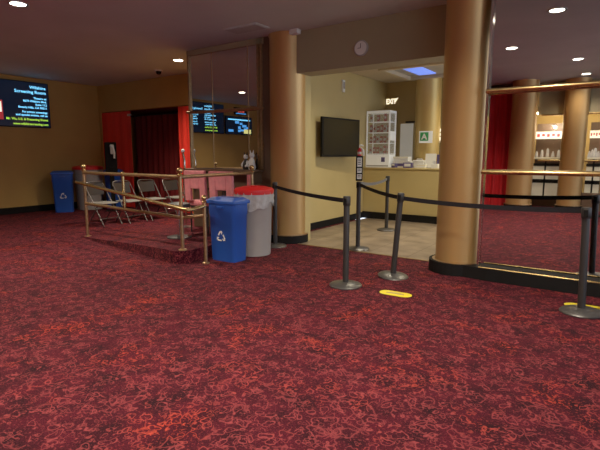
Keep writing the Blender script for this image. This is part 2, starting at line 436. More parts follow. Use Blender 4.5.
S0 = (-7.62, 4.33); S1 = (-4.52, 3.93)
obj('sloping_handrail', T([rel(S0, .955), rel(S1, .735), rel((-4.44, 3.94), .73), rel((-4.42, 4.02), .735), rel(P3, .76)], .026, 14), M['brass'], t, True)
for P, zz in ((P1, .95), (P2, .75)):
    obj('handrail_bracket', T([rel(P, zz), rel((P[0] + .0, P[1] - .1), zz)], .012, 8), M['brass'], t, True)

# thin chrome curved post at the left end of mirror
t = thing('coat_stand', 'slim chrome curved stand with a white ball top beside the left mirror edge', 'stand', (-6.68, 5.86, .07))
obj('pole', T([(0, 0, .02), (.03, 0, .35), (-.01, 0, .65), (0, 0, .9), (.035, 0, 1.12), (.03, 0, 1.25), (0, 0, 1.38)], .017, 12), M['chrome'], t, True)
bm = bmesh.new(); sphere(bm, (0, 0, 1.41), .034); obj('ball_top', bm, M['white'], t, True)
obj('foot', LA([(.13, 0), (.13, .012), (.03, .03)], n=24), M['basemetal'], t, True)

# ------------------------------------------------------------------ stanchions
def stanchion(x, y, label, rot=(0, 0, 0), h=.98, belt_to=None, belt_z=.93, bm_='belt', sag=.03, target_z=None, group='belt barrier posts'):
    t = thing('stanchion', label, 'stanchion', (x, y, 0), rot, group)
    obj('base', LA([(.175, 0), (.178, .012), (.165, .024), (.09, .040), (.045, .048)], n=48), M['basemetal'], t, True)
    obj('post', LA([(.033, .045), (.033, h - .10)], n=28), M['post'], t, True)
    bm = LA([(.036, h - .10), (.040, h - .095), (.040, h - .01), (.036, h), (.01, h + .002)], n=28)
    obj('head', bm, M['post'], t, True)
    obj('belt_slot', B(-.018, .018, -.046, .046, h - .085, h - .02), M['black'], t, bevel=.003)
    if belt_to:
        W = xf((x, y, 0), rot); Wi = W.inverted()
        a = W @ Vector((0, 0, belt_z)); bb_ = Vector((belt_to[0], belt_to[1], target_z if target_z else belt_z))
        d = (bb_ - a).normalized(); a = a + d * .038; bb_ = bb_ - d * .04
        bm = bmesh.new(); rows = []; n = 24; side = Vector((-d.y, d.x, 0)).normalized() * .0012
        for i in range(n + 1):
            f = i / n; p = a.lerp(bb_, f); p.z -= sag * 4 * f * (1 - f)
            rows.append([bm.verts.new(Wi @ (p + s * side + Vector((0, 0, k * .024)))) for s, k in ((-1, -1), (1, -1), (1, 1), (-1, 1))])
        for r0, r1 in zip(rows, rows[1:]):
            for k in range(4): bm.faces.new((r0[k], r0[(k + 1) % 4], r1[(k + 1) % 4], r1[k]))
        bm.faces.new(rows[0]); bm.faces.new(rows[-1])
        obj('belt', bm, M[bm_], t)
    return t
SA = (-2.40, 4.33); SB = (-2.13, 4.98); SR = (-.215, 4.78); SF = (-3.61, 8.06); SS = (-3.22, 6.17); SE = (-4.375, 5.63)
stanchion(*SA, 'black belt stanchion standing on the carpet at center, left of the leaning one', belt_to=(SE[0], SE[1]), sag=.02)
stanchion(*SB, 'black belt stanchion leaning to the right, on the carpet beside the yellow floor marker', rot=(.015, .075, 0), belt_to=SR, sag=.03, h=.99)
stanchion(*SR, 'black belt stanchion in front of the right mirror, nearest to the photo right edge', rot=(0, -.035, 0), h=.96, belt_z=.91)
stanchion(*SF, 'black belt stanchion on the tile floor in front of the box office counter', belt_to=SS, bm_='beltgrey', sag=.05, h=1.02, belt_z=.97, target_z=1.0)
stanchion(*SE, 'black belt stanchion between grey trash bin and bronze column', h=1.0)
t = stanchion(*SS, 'tall black stanchion with a narrow white lettered sign holder on top', h=1.02, belt_to=(SB[0] + .075, SB[1] - .015), target_z=.93, belt_z=.98, sag=.02)
o = obj('sign_holder', B(-.05, .05, -.025, .015, 1.03, 1.40), M['black'], t, bevel=.008)
R_ = Vector((.82, .57, 0))
mt = Matrix.Rotation(.6, 4, 'Z')
o.rotation_euler = (0, 0, .6)
bm = bmesh.new(); box(bm, -.032, .032, -.029, -.0262, 1.24, 1.37); box(bm, -.032, .032, -.029, -.0262, 1.15, 1.22); box(bm, -.032, .032, -.029, -.0262, 1.06, 1.13)
obj('sign_label', bm, M['white'], o)
bm = bmesh.new()
for z in (1.345, 1.32, 1.295, 1.27, 1.2, 1.175, 1.11, 1.085): obj('sign_line', B(-.024, .020, -.0305, -.0295, z, z + .01), M['black'], o)
# red-and-white sanitizer bottle on top of the holder
tt = thing('sanitizer_bottle', 'small red and white pump bottle on top of the sign holder stanchion', 'bottle', (SS[0], SS[1], 1.40), (0, 0, .6))
obj('bottle_body', LA([(.028, 0), (.030, .01), (.030, .08), (.012, .10), (.012, .115)], n=20), M['red'], tt, True)
bm = bmesh.new(); tube(bm, [(0, 0, .11), (0, 0, .15), (.02, 0, .155), (.055, 0, .14)], .008, 8); obj('pump', bm, M['white'], tt, True)
obj('bottle_label', LA([(.031, .02), (.031, .055)], n=20, cap=False), M['white'], tt, True)
obj('wipe', T([(.02, -.01, .11), (.05, -.02, .07), (.06, -.03, .0)], [.012, .02, .01], 8), M['white'], tt, True)

# yellow floor stickers
def sticker(x, y, rz, label):
    t = thing('floor_marker', label, 'floor sticker', (x, y, 0), (0, 0, rz))
    L_, W_ = .17, .075
    poly = []
    for i in range(9): a = -PI / 2 + PI * i / 8; poly.append((L_ - W_ + W_ * math.cos(a), W_ * math.sin(a)))
    for i in range(9): a = PI / 2 + PI * i / 8; poly.append((-L_ + W_ + W_ * math.cos(a), W_ * math.sin(a)))
    obj('sticker', prism(bmesh.new(), poly, .001, .003), M['yellow'], t)
    bm = bmesh.new()
    box(bm, -.10, .09, -.012, .012, .003, .004); box(bm, -.07, .05, .028, .036, .003, .004)
    obj('sticker_lettering', bm, M['header'], t)
sticker(-1.83, 4.36, .05, 'yellow rounded floor marker on the carpet beside the leaning stanchion')
sticker(-.20, 4.98, .05, 'yellow rounded floor marker behind the stanchion by the right mirror')

# ------------------------------------------------------------------ bins
def arrows(bm, o, right, up, s):
    B_ = basis(o, right, up)
    for k in range(3):
        R = B_ @ Matrix.Rotation(2 * PI * k / 3, 4, 'Z') @ Matrix.Diagonal((s, s, 1, 1))
        prism(bm, [(-.62, .25), (-.25, .88), (.05, .88), (-.05, .62), (-.22, .55), (-.42, .15)], 0, .0015, R)
        prism(bm, [(.0, 1.0), (.32, .74), (.12, .36), (.0, .52), (.12, .62), (-.02, .78)], 0, .0015, R)
def slim_bin(x, y, rz, label, w=.46, d=.28, h=.80, m='blue', symbol=True, lid=True, group=None):
    t = thing('recycling_bin', label, 'recycling bin', (x, y, 0), (0, 0, rz), group)
    bm = bmesh.new()
    def ring(z, k, n=5):
        a_, b_ = w / 2 * k, d / 2 * k; r = .05; pts = []
        for cx, cy, a0 in ((a_ - r, b_ - r, 0), (-a_ + r, b_ - r, 90), (-a_ + r, -b_ + r, 180), (a_ - r, -b_ + r, 270)):
            for i in range(n):
                a = math.radians(a0 + 90 * i / (n - 1)); pts.append((cx + r * math.cos(a), cy + r * math.sin(a), z))
        return [bm.verts.new(p) for p in pts]
    rs = [ring(0, .86), ring(.02, .88), ring(h * .78, .965), ring(h * .79, .99), ring(h, 1.0)]
    for a, c in zip(rs, rs[1:]):
        for i in range(len(a)): bm.faces.new((a[i], a[(i + 1) % len(a)], c[(i + 1) % len(a)], c[i]))
    bm.faces.new(rs[0]); 
    rin = ring(h, .93); rin2 = ring(h - .25, .90)
    for a, c in ((rs[-1], rin), (rin, rin2)):
        for i in range(len(a)): bm.faces.new((a[i], a[(i + 1) % len(a)], c[(i + 1) % len(a)], c[i]))
    bm.faces.new(rin2)
    obj('bin_body', bm, M[m], t, True)
    obj('rim', B(-w / 2 - .012, w / 2 + .012, -d / 2 - .012, d / 2 + .012, h - .035, h - .012), M[m], t, bevel=.01) if False else None
    if lid:
        bm = bmesh.new()
        def r4(z, kx, ky): return [bm.verts.new((sx * w / 2 * kx, sy * d / 2 * ky, z)) for sx, sy in ((-1, -1), (1, -1), (1, 1), (-1, 1))]
        ls = [r4(h - .03, 1.06, 1.09), r4(h + .015, 1.06, 1.09), r4(h + .055, .86, .62)]
        for a, c in zip(ls, ls[1:]):
            for i in range(4): bm.faces.new((a[i], a[(i + 1) % 4], c[(i + 1) % 4], c[i]))
        bm.faces.new(ls[0]); bm.faces.new(ls[-1])
        o = obj('lid', bm, M[m], t, bevel=.012)
        obj('lid_slot', B(-w * .36, w * .36, -.028, .028, h + .052, h + .058), M['bluedk' if m == 'blue' else 'black'], o, bevel=.004)
    bm = bmesh.new()
    box(bm, -w * .12, w * .12, -d / 2 - .025, -d / 2 + .004, h - .09, h - .06)
    obj('handle', bm, M[m], t, bevel=.008)
    if symbol:
        bm = bmesh.new(); tilt = math.atan(.5 * d * .1 / (h * .78))
        arrows(bm, (.0, -d / 2 * .942 - .006, h * .42), (1, 0, 0), (0, -tilt * 1.0, 1), .085)
        obj('recycling_symbol', bm, M['white'], t)
    return t
slim_bin(-4.335, 4.55, .03, 'blue recycling bin with white recycling arrows beside the carpeted platform', w=.47, d=.31, h=.80)
def round_bin(x, y, label, r=.25, h=.86, liner=True, group=None):
    t = thing('trash_bin', label, 'trash bin', (x, y, 0), group=group)
    prof = [(r * .86, 0), (r * .88, .02), (r * .97, h * .86), (r * 1.0, h * .87), (r * 1.0, h)]
    obj('bin_body', LA(prof, n=48), M['grey'], t, True)
    o = obj('lid', LA([(r * 1.07, h - .03), (r * 1.09, h - .01), (r * 1.08, h + .03), (r * .98, h + .05), (r * .6, h + .072), (r * .55, h + .06), (.01, h + .06)], n=48), M['red'], t, True)
    bm = bmesh.new(); box(bm, -r * .18, r * .18, -.012, .012, h + .06, h + .085); obj('lid_handle', bm, M['red'], o, bevel=.005)
    if liner:
        bm = bmesh.new(); n = 96; rr = []
        for j, (z, k) in enumerate(((h - .005, 1.04), (h - .06, 1.035), (h - .14, 1.03), (h - .20, 1.015))):
            ring = []
            for i in range(n):
                a = 2 * PI * i / n; w = .012 * math.sin(a * 17 + j) + .008 * math.sin(a * 31 + 2 * j)
                dz = (.055 * math.sin(a * 3 + .8) + .03 * math.sin(a * 7)) if j == 3 else 0
                ring.append(bm.verts.new(((r * k + max(-.002, w)) * math.cos(a), (r * k + max(-.002, w)) * math.sin(a), z + dz)))
            rr.append(ring)
        for a_, c_ in zip(rr, rr[1:]):
            for i in range(n): bm.faces.new((a_[i], a_[(i + 1) % n], c_[(i + 1) % n], c_[i]))
        obj('bin_liner', bm, M['liner'], t, True)
    return t
round_bin(-4.30, 5.045, 'round grey trash bin with red lid and clear liner, beside the blue bin and column', r=.262, h=.90)
slim_bin(-11.42, 6.14, 1.0, 'dark blue recycling bin against the ochre wall, left of the grey bin', w=.46, d=.40, h=.96)
round_bin(-11.48, 6.86, 'large grey trash bin with red lid against the far ochre wall', r=.35, h=1.06, liner=False)
slim_bin(-11.05, 7.3, .75, 'blue recycling bin right of the far grey trash bin, behind the folding chairs', w=.40, d=.32, h=.98, symbol=False)

# ------------------------------------------------------------------ folding chairs (face +X)
def folding_chair(label, group='folding chairs in a row by the railing'):
    t = thing('folding_chair', label, 'chair', (0, 0, 0), group=group)
    bm = bmesh.new()
    box(bm, -.20, .21, -.20, .20, .435, .465); o = obj('seat', bm, M['seatgrey'], t, bevel=.014)
    mtx = xf((-.24, 0, .72), (0, -.22, 0))
    bm = bmesh.new(); n = 10; rows = []
    for i in range(n + 1):
        y = -.20 + .40 * i / n; bow = -.03 * (1 - (2 * i / n - 1) ** 2)
        zt_ = .125 - .02 * (2 * i / n - 1) ** 4
        rows.append([bm.verts.new(mtx @ Vector((bow + dx, y, z))) for dx, z in ((-.01, -.12), (.01, -.12), (.01, zt_), (-.01, zt_))])
    for a, c in zip(rows, rows[1:]):
        for k in range(4): bm.faces.new((a[k], a[(k + 1) % 4], c[(k + 1) % 4], c[k]))
    bm.faces.new(rows[0]); bm.faces.new(rows[-1])
    obj('backrest', bm, M['backblk'], t, True)
    # frame: inverted U from the front feet up to the backrest
    pts = [(.26, -.215, .01), (-.02, -.215, .46), (-.245, -.215, .80), (-.262, -.19, .845), (-.265, -.12, .862), (-.265, .12, .862), (-.262, .19, .845), (-.245, .215, .80), (-.02, .215, .46), (.26, .215, .01)]
    obj('back_frame', T(pts, .011, 10), M['framegrey'], t, True)
    for s in (-1, 1):
        obj('leg', T([(-.24, s * .19, .01), (.10, s * .19, .445)], .011, 10), M['framegrey'], t, True)
    obj('stretcher', T([(.17, -.21, .15), (.17, .21, .15)], .008, 8), M['framegrey'], t, True)
    obj('stretcher', T([(-.18, -.19, .09), (-.18, .19, .09)], .008, 8), M['framegrey'], t, True)
    return t
labs = ['black backed folding chair with grey seat, nearest the left railing post', 'second black folding chair from the left railing post',
        'third black folding chair from the left railing post', 'farthest black folding chair of the row, near the curtained doorway']
ch0 = folding_chair(labs[0])
spots = [(-8.60, 5.42, .10), (-8.52, 5.98, .05), (-8.50, 6.56, -.05), (-8.35, 7.12, .0)]
for i, (x, y, rz) in enumerate(spots):
    o = ch0 if i == 0 else copy_tree(ch0)
    o.location = (x, y, 0); o.rotation_euler = (0, 0, rz); o['label'] = labs[i]

# padded pink chairs by the ledge
def pink_chair(x, y, rz, label, z=.13):
    t = thing('upholstered_chair', label, 'chair', (x, y, z), (0, 0, rz), 'rose upholstered chairs under the mirror ledge')
    bm = B(-.24, .24, -.22, .24, .40, .48); obj('seat', bm, M['pink'], t, bevel=.03)
    bm = bmesh.new(); mtx = xf((0, .24, 0), (-.06, 0, 0))
    for x0, x1, z0, z1 in ((-.25, -.11, .48, .92), (.11, .25, .48, .92), (-.11, .11, .66, .92)): box(bm, x0, x1, -.03, .03, z0, z1, mtx)
    obj('backrest', bm, M['pink'], t, bevel=.012)
    for sx in (-1, 1):
        for y_ in (-.19, .21): obj('leg', T([(sx * .21, y_, .0), (sx * .20, y_, .41)], [.012, .018], 8), M['backblk'], t, True)
    obj('seat_frame', B(-.22, .22, -.20, .22, .36, .40), M['backblk'], t)
    for sx in (-1, 1): obj('armrest', T([(sx * .25, -.15, .42), (sx * .26, -.16, .62), (sx * .26, .1, .66), (sx * .24, .22, .66)], .016, 8), M['backblk'], t, True)
    return t
pink_chair(-5.72, 5.50, PI + .05, 'rose upholstered chair under the mirror ledge, on the left')
pink_chair(-5.12, 5.46, PI + .12, 'rose upholstered chair behind the blue bin, right of the other one')
tag(obj('draped_cloth', pleats(-5.02, -4.90, YM - .275, .76, 1.125, .012, .06), M['pink'], None, True), 'rose cloth hanging from the right end of the mirror ledge', 'cloth')
for o_ in [o for o in C.objects if o.name.startswith('upholstered_chair')]: o_.scale = (.9, .9, 1.12)
# low black-and-chrome stool
t = thing('stool', 'low black stool with chrome rim on the platform behind railing post', 'stool', (-5.62, 4.80, .14))
obj('seat', LA([(.17, .46), (.185, .48), (.18, .53), (.10, .545), (.01, .547)], n=32), M['backblk'], t, True)
obj('seat_rim', LA([(.186, .455), (.192, .465), (.186, .478)], n=32, cap=False), M['chrome'], t, True)
obj('pedestal', LA([(.03, .02), (.03, .46)], n=16), M['chrome'], t, True)
obj('foot_plate', LA([(.19, 0), (.19, .012), (.04, .03)], n=32), M['backblk'], t, True)

# ------------------------------------------------------------------ doorway: red panels and curtain
tag(obj('red_drape', pleats(DX0 + .01, -10.62, YD + .02, .02, DZ - .02, .012, .33), M['redwall'], None, True), 'flat bright red drape on left side of the curtained doorway', 'curtain')
tag(obj('red_drape', pleats(-8.80, DX1 - .01, YD + .02, .02, DZ - .02, .012, .2), M['redwall'], None, True), 'narrow bright red drape on right side of the curtained doorway', 'curtain')
t = thing('door_curtain', 'dark maroon pleated curtain hanging inside the doorway between red drapes', 'curtain', (-9.75, 8.35, 0))
obj('cloth', pleats(-1.75, 1.5, 0, .02, 2.46, .06, .22), M['darkcurtain'], t, True)
obj('curtain_rod', T([(-2.1, 0, 2.48), (1.5, 0, 2.48)], .018, 10), M['post'], t, True)
struct('ceiling_alcove', B(XL, -8.1, YD + .15, 9.0, DZ + .02, DZ + .08), M['darkcurtain'])
t = thing('door_sensor', 'small grey sensor fixed above the curtained doorway opening', 'sensor', (-10.62, YD - .03, 2.42))
obj('sensor_body', B(-.05, .05, -.03, .03, -.03, .03), M['panel'], t, bevel=.01)
obj('sensor_lens', LA([(.018, .0), (.014, .012)], n=16, mtx=xf((0, -.03, 0), (PI / 2, 0, 0))), M['white'], t, True)

# black sanitizer stands
def tower(x, y, rz, label, k=1.):
    t = thing('sanitizer_stand', label, 'dispenser stand', (x, y, 0), (0, 0, rz), 'black sanitizer stands')
    obj('foot_plate', B(-.19, .19, -.16, .16, 0, .015), M['black'], t, bevel=.004)
    obj('stand_column', B(-.05, .05, -.04, .04, .012, 1.1), M['black'], t, bevel=.006)
    obj('back_panel', B(-.14, .14, -.02, .02, .95, 1.72), M['black'], t, bevel=.02)
    o = obj('dispenser', B(.0, .09, -.12, -.02, 1.42, 1.66), M['white'], t, bevel=.025)
    obj('dispenser_spout', T([(.01, -.08, 1.64), (.06, -.11, 1.60), (.09, -.11, 1.45), (.085, -.1, 1.32)], [.03, .035, .03, .022], 10), M['white'], o, True)
    return t
tower(-10.62, 6.98, .9, 'black sanitizer stand with white dispenser beside the red doorway drape')

# ------------------------------------------------------------------ menu screens on left wall
def screen(y0, y1, z0, z1, label):
    cy = (y0 + y1) / 2
    t = thing('menu_screen', label, 'screen', (XL, cy, z0), group='wall menu screens')
    w = (y1 - y0) / 2; h_ = z1 - z0
    fr = obj('bezel', B(.03, .08, -w, w, 0, h_), M['black'], t, bevel=.005)
    obj('display', B(.079, .084, -w + .02, w - .02, .02, h_ - .02), M['screen'], t)
    obj('wall_bracket', B(0, .035, -.2, .2, h_ * .35, h_ * .65), M['post'], t)
    return t, w, h_
R_, U_ = (0, 1, 0), (0, 0, 1)
def fill_text(t, w, h_, rows, right_edge, x=.0855):
    for s, z, size, mn, sx in rows:
        obj('text_line', text(bmesh.new(), s, (x, right_edge, z), R_, U_, size, 'RIGHT', sx, .0012), M[mn], t)
rows = [('Wilshire', .92, .10, 'cyan', 1.1), ('Screening Room', .81, .10, 'cyan', 1.1), ('Theatre at', .68, .066, 'cyan', 1.1), ('8670 Wilshire Blvd.', .605, .066, 'cyan', 1.05),
        ('Suite 112', .53, .066, 'cyan', 1.1), ('Beverly Hills, CA 90211', .455, .066, 'cyan', 1.05), ('For private screenings', .35, .066, 'cyan', 1.0), ('and special events, call us', .275, .066, 'cyan', 1.1),
        ('Mr. Wu, U.S. & Presenting Shows', .17, .072, 'green', .98), ('www.wilshirescreening.com', .06, .072, 'green', 1.0)]
t, w, h_ = screen(4.25, 6.22, 2.06, 3.14, 'wall menu screen showing blue and green text, at left photo edge')
fill_text(t, w, h_, rows, w - .07)
bm = bmesh.new(); box(bm, .084, .0865, -.75, -.10, .16, .60); obj('picture_backdrop', bm, M['redpic'], t)
bm = bmesh.new()
for i in range(6): box(bm, .0866, .088, -.73 + i * .105, -.65 + i * .105, .28 + .01 * i, .56)
obj('picture_cups', bm, M['whitepic'], t)
bm = bmesh.new(); box(bm, .0866, .088, -.7, -.15, .565, .59); obj('picture_glow', bm, M['yelpic'], t)
t, w, h_ = screen(-.42, 1.22, 2.14, 3.16, 'wall menu screen whose text shows in the left mirror')
fill_text(t, w, h_, [(s[:20], z * .93 + .02, sz * .95, mn, sx) for s, z, sz, mn, sx in rows], .12)
fill_text(t, w, h_, [(s[:12], z * .93 + .02, sz * .95, 'cyan', sx) for s, z, sz, mn, sx in rows[1:8]], w - .06)
t, w, h_ = screen(-1.95, -.50, 2.14, 2.80, 'wall screen with blue and yellow picture showing in the left mirror')
bm = bmesh.new()
for i in range(9):
    a = random.uniform(-.55, .35); z = random.uniform(.08, .42)
    box(bm, .0845, .087 + .0005 * i, a, a + random.uniform(.12, .28), z, z + random.uniform(.06, .14))
obj('picture', bm, M['bluepic'], t)
bm = bmesh.new(); box(bm, .0845, .092, -w + .08, -.25, .05, .20); obj('picture_block', bm, M['yelpic'], t)
bm = bmesh.new(); box(bm, .0845, .086, -.6, .6, .52, .56); obj('picture_heading', bm, M['cyan'], t)
t = thing('led_sign', 'red digital number sign above the wall screens, seen in the left mirror', 'sign', (XL, -1.35, 2.86))
obj('sign_case', B(0, .07, -.33, .33, 0, .27), M['black'], t, bevel=.006)
bm = bmesh.new(); text(bm, '0:02', (.072, 0, .10), R_, U_, .17, 'CENTER', 1.2, .003); obj('sign_digits', bm, M['redled'], t)
bm = bmesh.new(); box(bm, .07, .073, -.28, .28, .04, .065); obj('sign_strip', bm, M['bluepic'], t)

# ------------------------------------------------------------------ ceiling fixtures
def downlight(x, y, label, power, z=H, glow=True, color=(1, .86, .66)):
    t = thing('downlight', label, 'ceiling light', (x, y, z), group='recessed ceiling lights')
    obj('trim_ring', LA([(.115, -.008), (.12, .0), (.085, .0), (.088, -.008)], n=32, cap=False), M['white'], t, True)
    obj('lens', LA([(.086, -.004), (.084, -.006), (.01, -.007)], n=32), M['lamp'], t, True)
    L = bpy.data.lights.new('downlight_lamp', 'SPOT'); L.energy = power * 2.1; L.spot_size = math.radians(140); L.spot_blend = .9; L.shadow_soft_size = .07; L.color = color
    o = bpy.data.objects.new('downlight_lamp', L); C.objects.link(o); o.location = (0, 0, -.02); o.parent = t
DL = [(-6.3, 3.0, 'recessed ceiling light at the upper left corner of the photo', 230),
      (-7.4, 6.46, 'recessed ceiling light above the platform near the left mirror', 230),
      (-.89, 4.03, 'recessed ceiling light reflected brightest at the top of the right mirror', 150),
      (-1.80, 2.04, 'recessed ceiling light reflected near the top left of the right mirror', 170),
      (-.93, .29, 'recessed ceiling light overhead near the viewer, reflected mid mirror', 170),
      (-.92, -1.75, 'recessed ceiling light reflected just above the upper brass rail', 120),
      (-1.66, -3.27, 'recessed ceiling light far back, smallest reflection above the brass rail', 120),
      (-3.6, .9, 'recessed ceiling light over the middle of the lobby carpet', 170),
      (-6.6, -.9, 'recessed ceiling light in the left rear of the lobby', 150),
      (-9.6, 1.2, 'recessed ceiling light close to the wall menu screens', 150),
      (2.2, 1.6, 'recessed ceiling light right of the viewer towards the entrance', 150)]
for x, y, lb, pw in DL: downlight(x, y, lb, pw)
# ceiling dome camera
t = thing('security_camera', 'small white dome camera on the ceiling near the curtained doorway', 'camera', (-8.6, 6.94, H))
obj('mount', LA([(.085, -.03), (.09, 0)], n=32), M['white'], t, True)
obj('dome', LA([(.005, -.10), (.03, -.095), (.052, -.075), (.065, -.03)], n=32), M['offscreen'], t, True)
tag(obj('ceiling_speaker', B(-4.27, -4.12, 5.86, 5.96, H - .07, H), M['white'], None, bevel=.01), 'small pale ceiling box at top of the bronze column', 'fixture')
t = thing('ceiling_hatch', 'flat square access hatch in the ceiling left of the bronze column', 'hatch', (-4.75, 5.45, H))
obj('hatch_frame', B(-.32, .32, -.16, .16, -.012, 0), M['ceil'], t, bevel=.003); obj('hatch_panel', B(-.29, .29, -.13, .13, -.018, -.012), M['panel'], t)

# clock on header
t = thing('wall_clock', 'round pale wall clock on the beam above the box office opening', 'clock', (-3.14, YM + .02, 2.87))
mt = xf((0, 0, 0), (PI / 2, 0, 0))
obj('case', LA([(.105, 0), (.108, .02), (.098, .03)], n=40, mtx=mt), M['panel'], t, True)
obj('dial', LA([(.09, .028), (.09, .032)], n=40, mtx=mt), M['white'], t)
bm = bmesh.new(); box(bm, -.004, .004, -.0365, -.034, 0, .06); box(bm, -.045, 0, -.0365, -.034, -.003, .003); obj('hands', bm, M['black'], t)

# ------------------------------------------------------------------ box office
YC = 9.4
t = thing('ticket_counter', 'tan box office counter with black kick base at the back of opening', 'counter', (-2.4, YC, 0))
obj('front_panel', B(-2.398, 2.4, 0, .12, .15, 1.10), M['tan'], t)
obj('kick_base', B(-2.398, 2.4, -.02, .12, 0, .15), M['black'], t)
obj('counter_top', B(-2.398, 2.4, -.03, .42, 1.10, 1.135), M['tan'], t, bevel=.006)
ZC = 1.135
# monitor TV on left wall
t = thing('wall_television', 'dark flat television on swivel arm on the box office left wall', 'television', (-4.8, 8.05, 1.74), (0, 0, -.10))
obj('bezel', B(.17, .22, -.62, .62, -.37, .37), M['black'], t, bevel=.006)
obj('display', B(.219, .224, -.59, .59, -.34, .34), M['offscreen'], t)
obj('swivel_arm', B(.0, .18, -.05, .05, -.06, .06), M['post'], t)
obj('wall_plate', B(0.0, .02, -.12, .12, -.12, .12), M['post'], t)
t = thing('strobe_light', 'small white strobe plate high on the box office left wall', 'strobe', (-4.8, 8.42, 2.77))
obj('plate', B(0, .03, -.05, .05, -.12, .12), M['white'], t, bevel=.006); obj('strobe_lens', B(.03, .045, -.025, .025, -.05, .08), M['grey'], t, bevel=.005)
# display fridge / snack case on counter
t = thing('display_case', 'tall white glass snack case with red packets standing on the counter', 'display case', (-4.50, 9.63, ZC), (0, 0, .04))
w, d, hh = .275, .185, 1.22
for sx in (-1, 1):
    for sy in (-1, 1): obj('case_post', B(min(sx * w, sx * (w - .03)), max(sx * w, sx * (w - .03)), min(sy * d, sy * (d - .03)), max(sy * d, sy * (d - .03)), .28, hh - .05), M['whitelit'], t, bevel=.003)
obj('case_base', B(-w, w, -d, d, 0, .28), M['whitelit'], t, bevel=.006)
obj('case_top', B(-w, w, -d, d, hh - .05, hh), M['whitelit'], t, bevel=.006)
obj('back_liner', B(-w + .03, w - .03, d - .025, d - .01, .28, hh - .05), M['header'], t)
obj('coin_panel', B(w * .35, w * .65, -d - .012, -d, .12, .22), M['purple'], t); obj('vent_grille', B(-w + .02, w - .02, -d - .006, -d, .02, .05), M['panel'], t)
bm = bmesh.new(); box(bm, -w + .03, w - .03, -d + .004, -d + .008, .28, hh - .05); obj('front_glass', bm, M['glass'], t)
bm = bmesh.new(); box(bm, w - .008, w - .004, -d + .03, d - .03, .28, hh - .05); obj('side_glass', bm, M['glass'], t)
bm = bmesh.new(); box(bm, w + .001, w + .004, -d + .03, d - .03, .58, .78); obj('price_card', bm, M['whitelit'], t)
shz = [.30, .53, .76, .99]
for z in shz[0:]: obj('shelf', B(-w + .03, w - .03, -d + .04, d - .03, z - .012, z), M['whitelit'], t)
k = 0
for si, z in enumerate(shz):
    for i in range(6):
        px = -w + .07 + i * .082
        if si == 3 and i % 2: continue
        p = thing('snack_packet', 'small red and white snack packet inside the white display case', 'packet', (0, 0, 0), group='snack packets in display case')
        m_ = t.matrix_basis if False else xf((-4.50, 9.63, ZC), (0, 0, .04))
        p.location = m_ @ Vector((px, -.07, z)); p.rotation_euler = (random.uniform(-.08, .0), 0, .04 + random.uniform(-.1, .1))
        hh2 = random.uniform(.13, .17)
        obj('packet_body', B(-.03, .03, -.02, .02, 0, hh2), M['packred' if (i + si) % 3 else 'grey'], p, bevel=.008)
        obj('packet_label', B(-.022, .022, -.023, -.021, hh2 * .35, hh2 * .7), M['grey' if (i + si) % 3 else 'packred'], p)
# counter clutter
def item(name, label, cat, x, y, rz=0): return thing(name, label, cat, (x, y, ZC), (0, 0, rz))
t = item('paper_box', 'long low white box stacked on counter beside the snack case', 'box', -3.98, 9.66, .1)
obj('box_body', B(-.2, .2, -.1, .1, 0, .14), M['white'], t, bevel=.006); obj('box_label', B(-.12, .05, -.102, -.1, .03, .09), M['purple'], t)
tt = thing('paper_box', 'flat white box lying on top of the long white counter box', 'box', (-3.98, 9.66, ZC + .14), (0, 0, .0))
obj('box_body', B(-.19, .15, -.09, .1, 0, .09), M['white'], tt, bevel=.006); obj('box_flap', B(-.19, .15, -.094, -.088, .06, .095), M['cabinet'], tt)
t = item('card_terminal', 'dark card terminal on counter in front of the snack case', 'card reader', -4.10, 9.47, -.2)
obj('terminal_body', B(-.05, .05, -.04, .06, 0, .09), M['purple'], t, bevel=.01); obj('terminal_screen', B(-.035, .035, -.045, -.039, .045, .08), M['white'], t)
t = item('receipt_printer', 'white receipt printer in the middle of the counter clutter', 'printer', -3.62, 9.70, .0)
obj('printer_body', B(-.12, .12, -.1, .12, 0, .16), M['white'], t, bevel=.015); obj('paper_roll', LA([(.03, -.06), (.03, .06)], n=20, mtx=xf((0, 0, .165), (0, PI / 2, 0))), M['panel'], t, True)
t = item('ticket_box', 'violet and white ticket box on the counter front edge', 'box', -3.78, 9.46, .15)
obj('box_body', B(-.10, .10, -.05, .05, 0, .11), M['purple'], t, bevel=.006); obj('box_label', B(-.07, .06, -.053, -.05, .03, .09), M['white'], t)
t = item('brochure_stack', 'stack of white brochures on counter left of the paper stand', 'brochures', -3.50, 9.48, .1)
for i in range(4): obj('brochure', B(-.09 + i * .006, .09 + i * .004, -.06, .06, i * .022, i * .022 + .02), M['white' if i % 2 else 'cabinet'], t)
t = item('paper_stand', 'upright white paper sign stand leaning back on the counter', 'sign stand', -3.36, 9.62, .1)
obj('sheet', B(-.11, .11, -.005, .005, 0, .30, mtx=xf((0, 0, 0), (-.15, 0, 0))), M['white'], t); obj('stand_foot', B(-.1, .1, -.04, .08, 0, .012), M['panel'], t)
t = item('pos_monitor', 'violet backed monitor at the right end of visible counter', 'monitor', -3.10, 9.72, -.1)
obj('screen_back', B(-.16, .16, -.02, .02, .08, .28), M['purple'], t, bevel=.01); obj('monitor_stand', B(-.03, .03, -.02, .03, .01, .1), M['panel'], t); obj('monitor_foot', B(-.1, .1, -.07, .09, 0, .012), M['panel'], t)
t = item('desk_organizer', 'small white desk organizer with dark pens beside the monitor', 'organizer', -3.20, 9.46, .05)
obj('tray', B(-.07, .07, -.05, .05, 0, .09), M['white'], t, bevel=.006)
for i in range(4): obj('pen', T([(-.04 + i * .025, 0, .08), (-.045 + i * .03, .01, .15)], .005, 6), M['purple'], t)
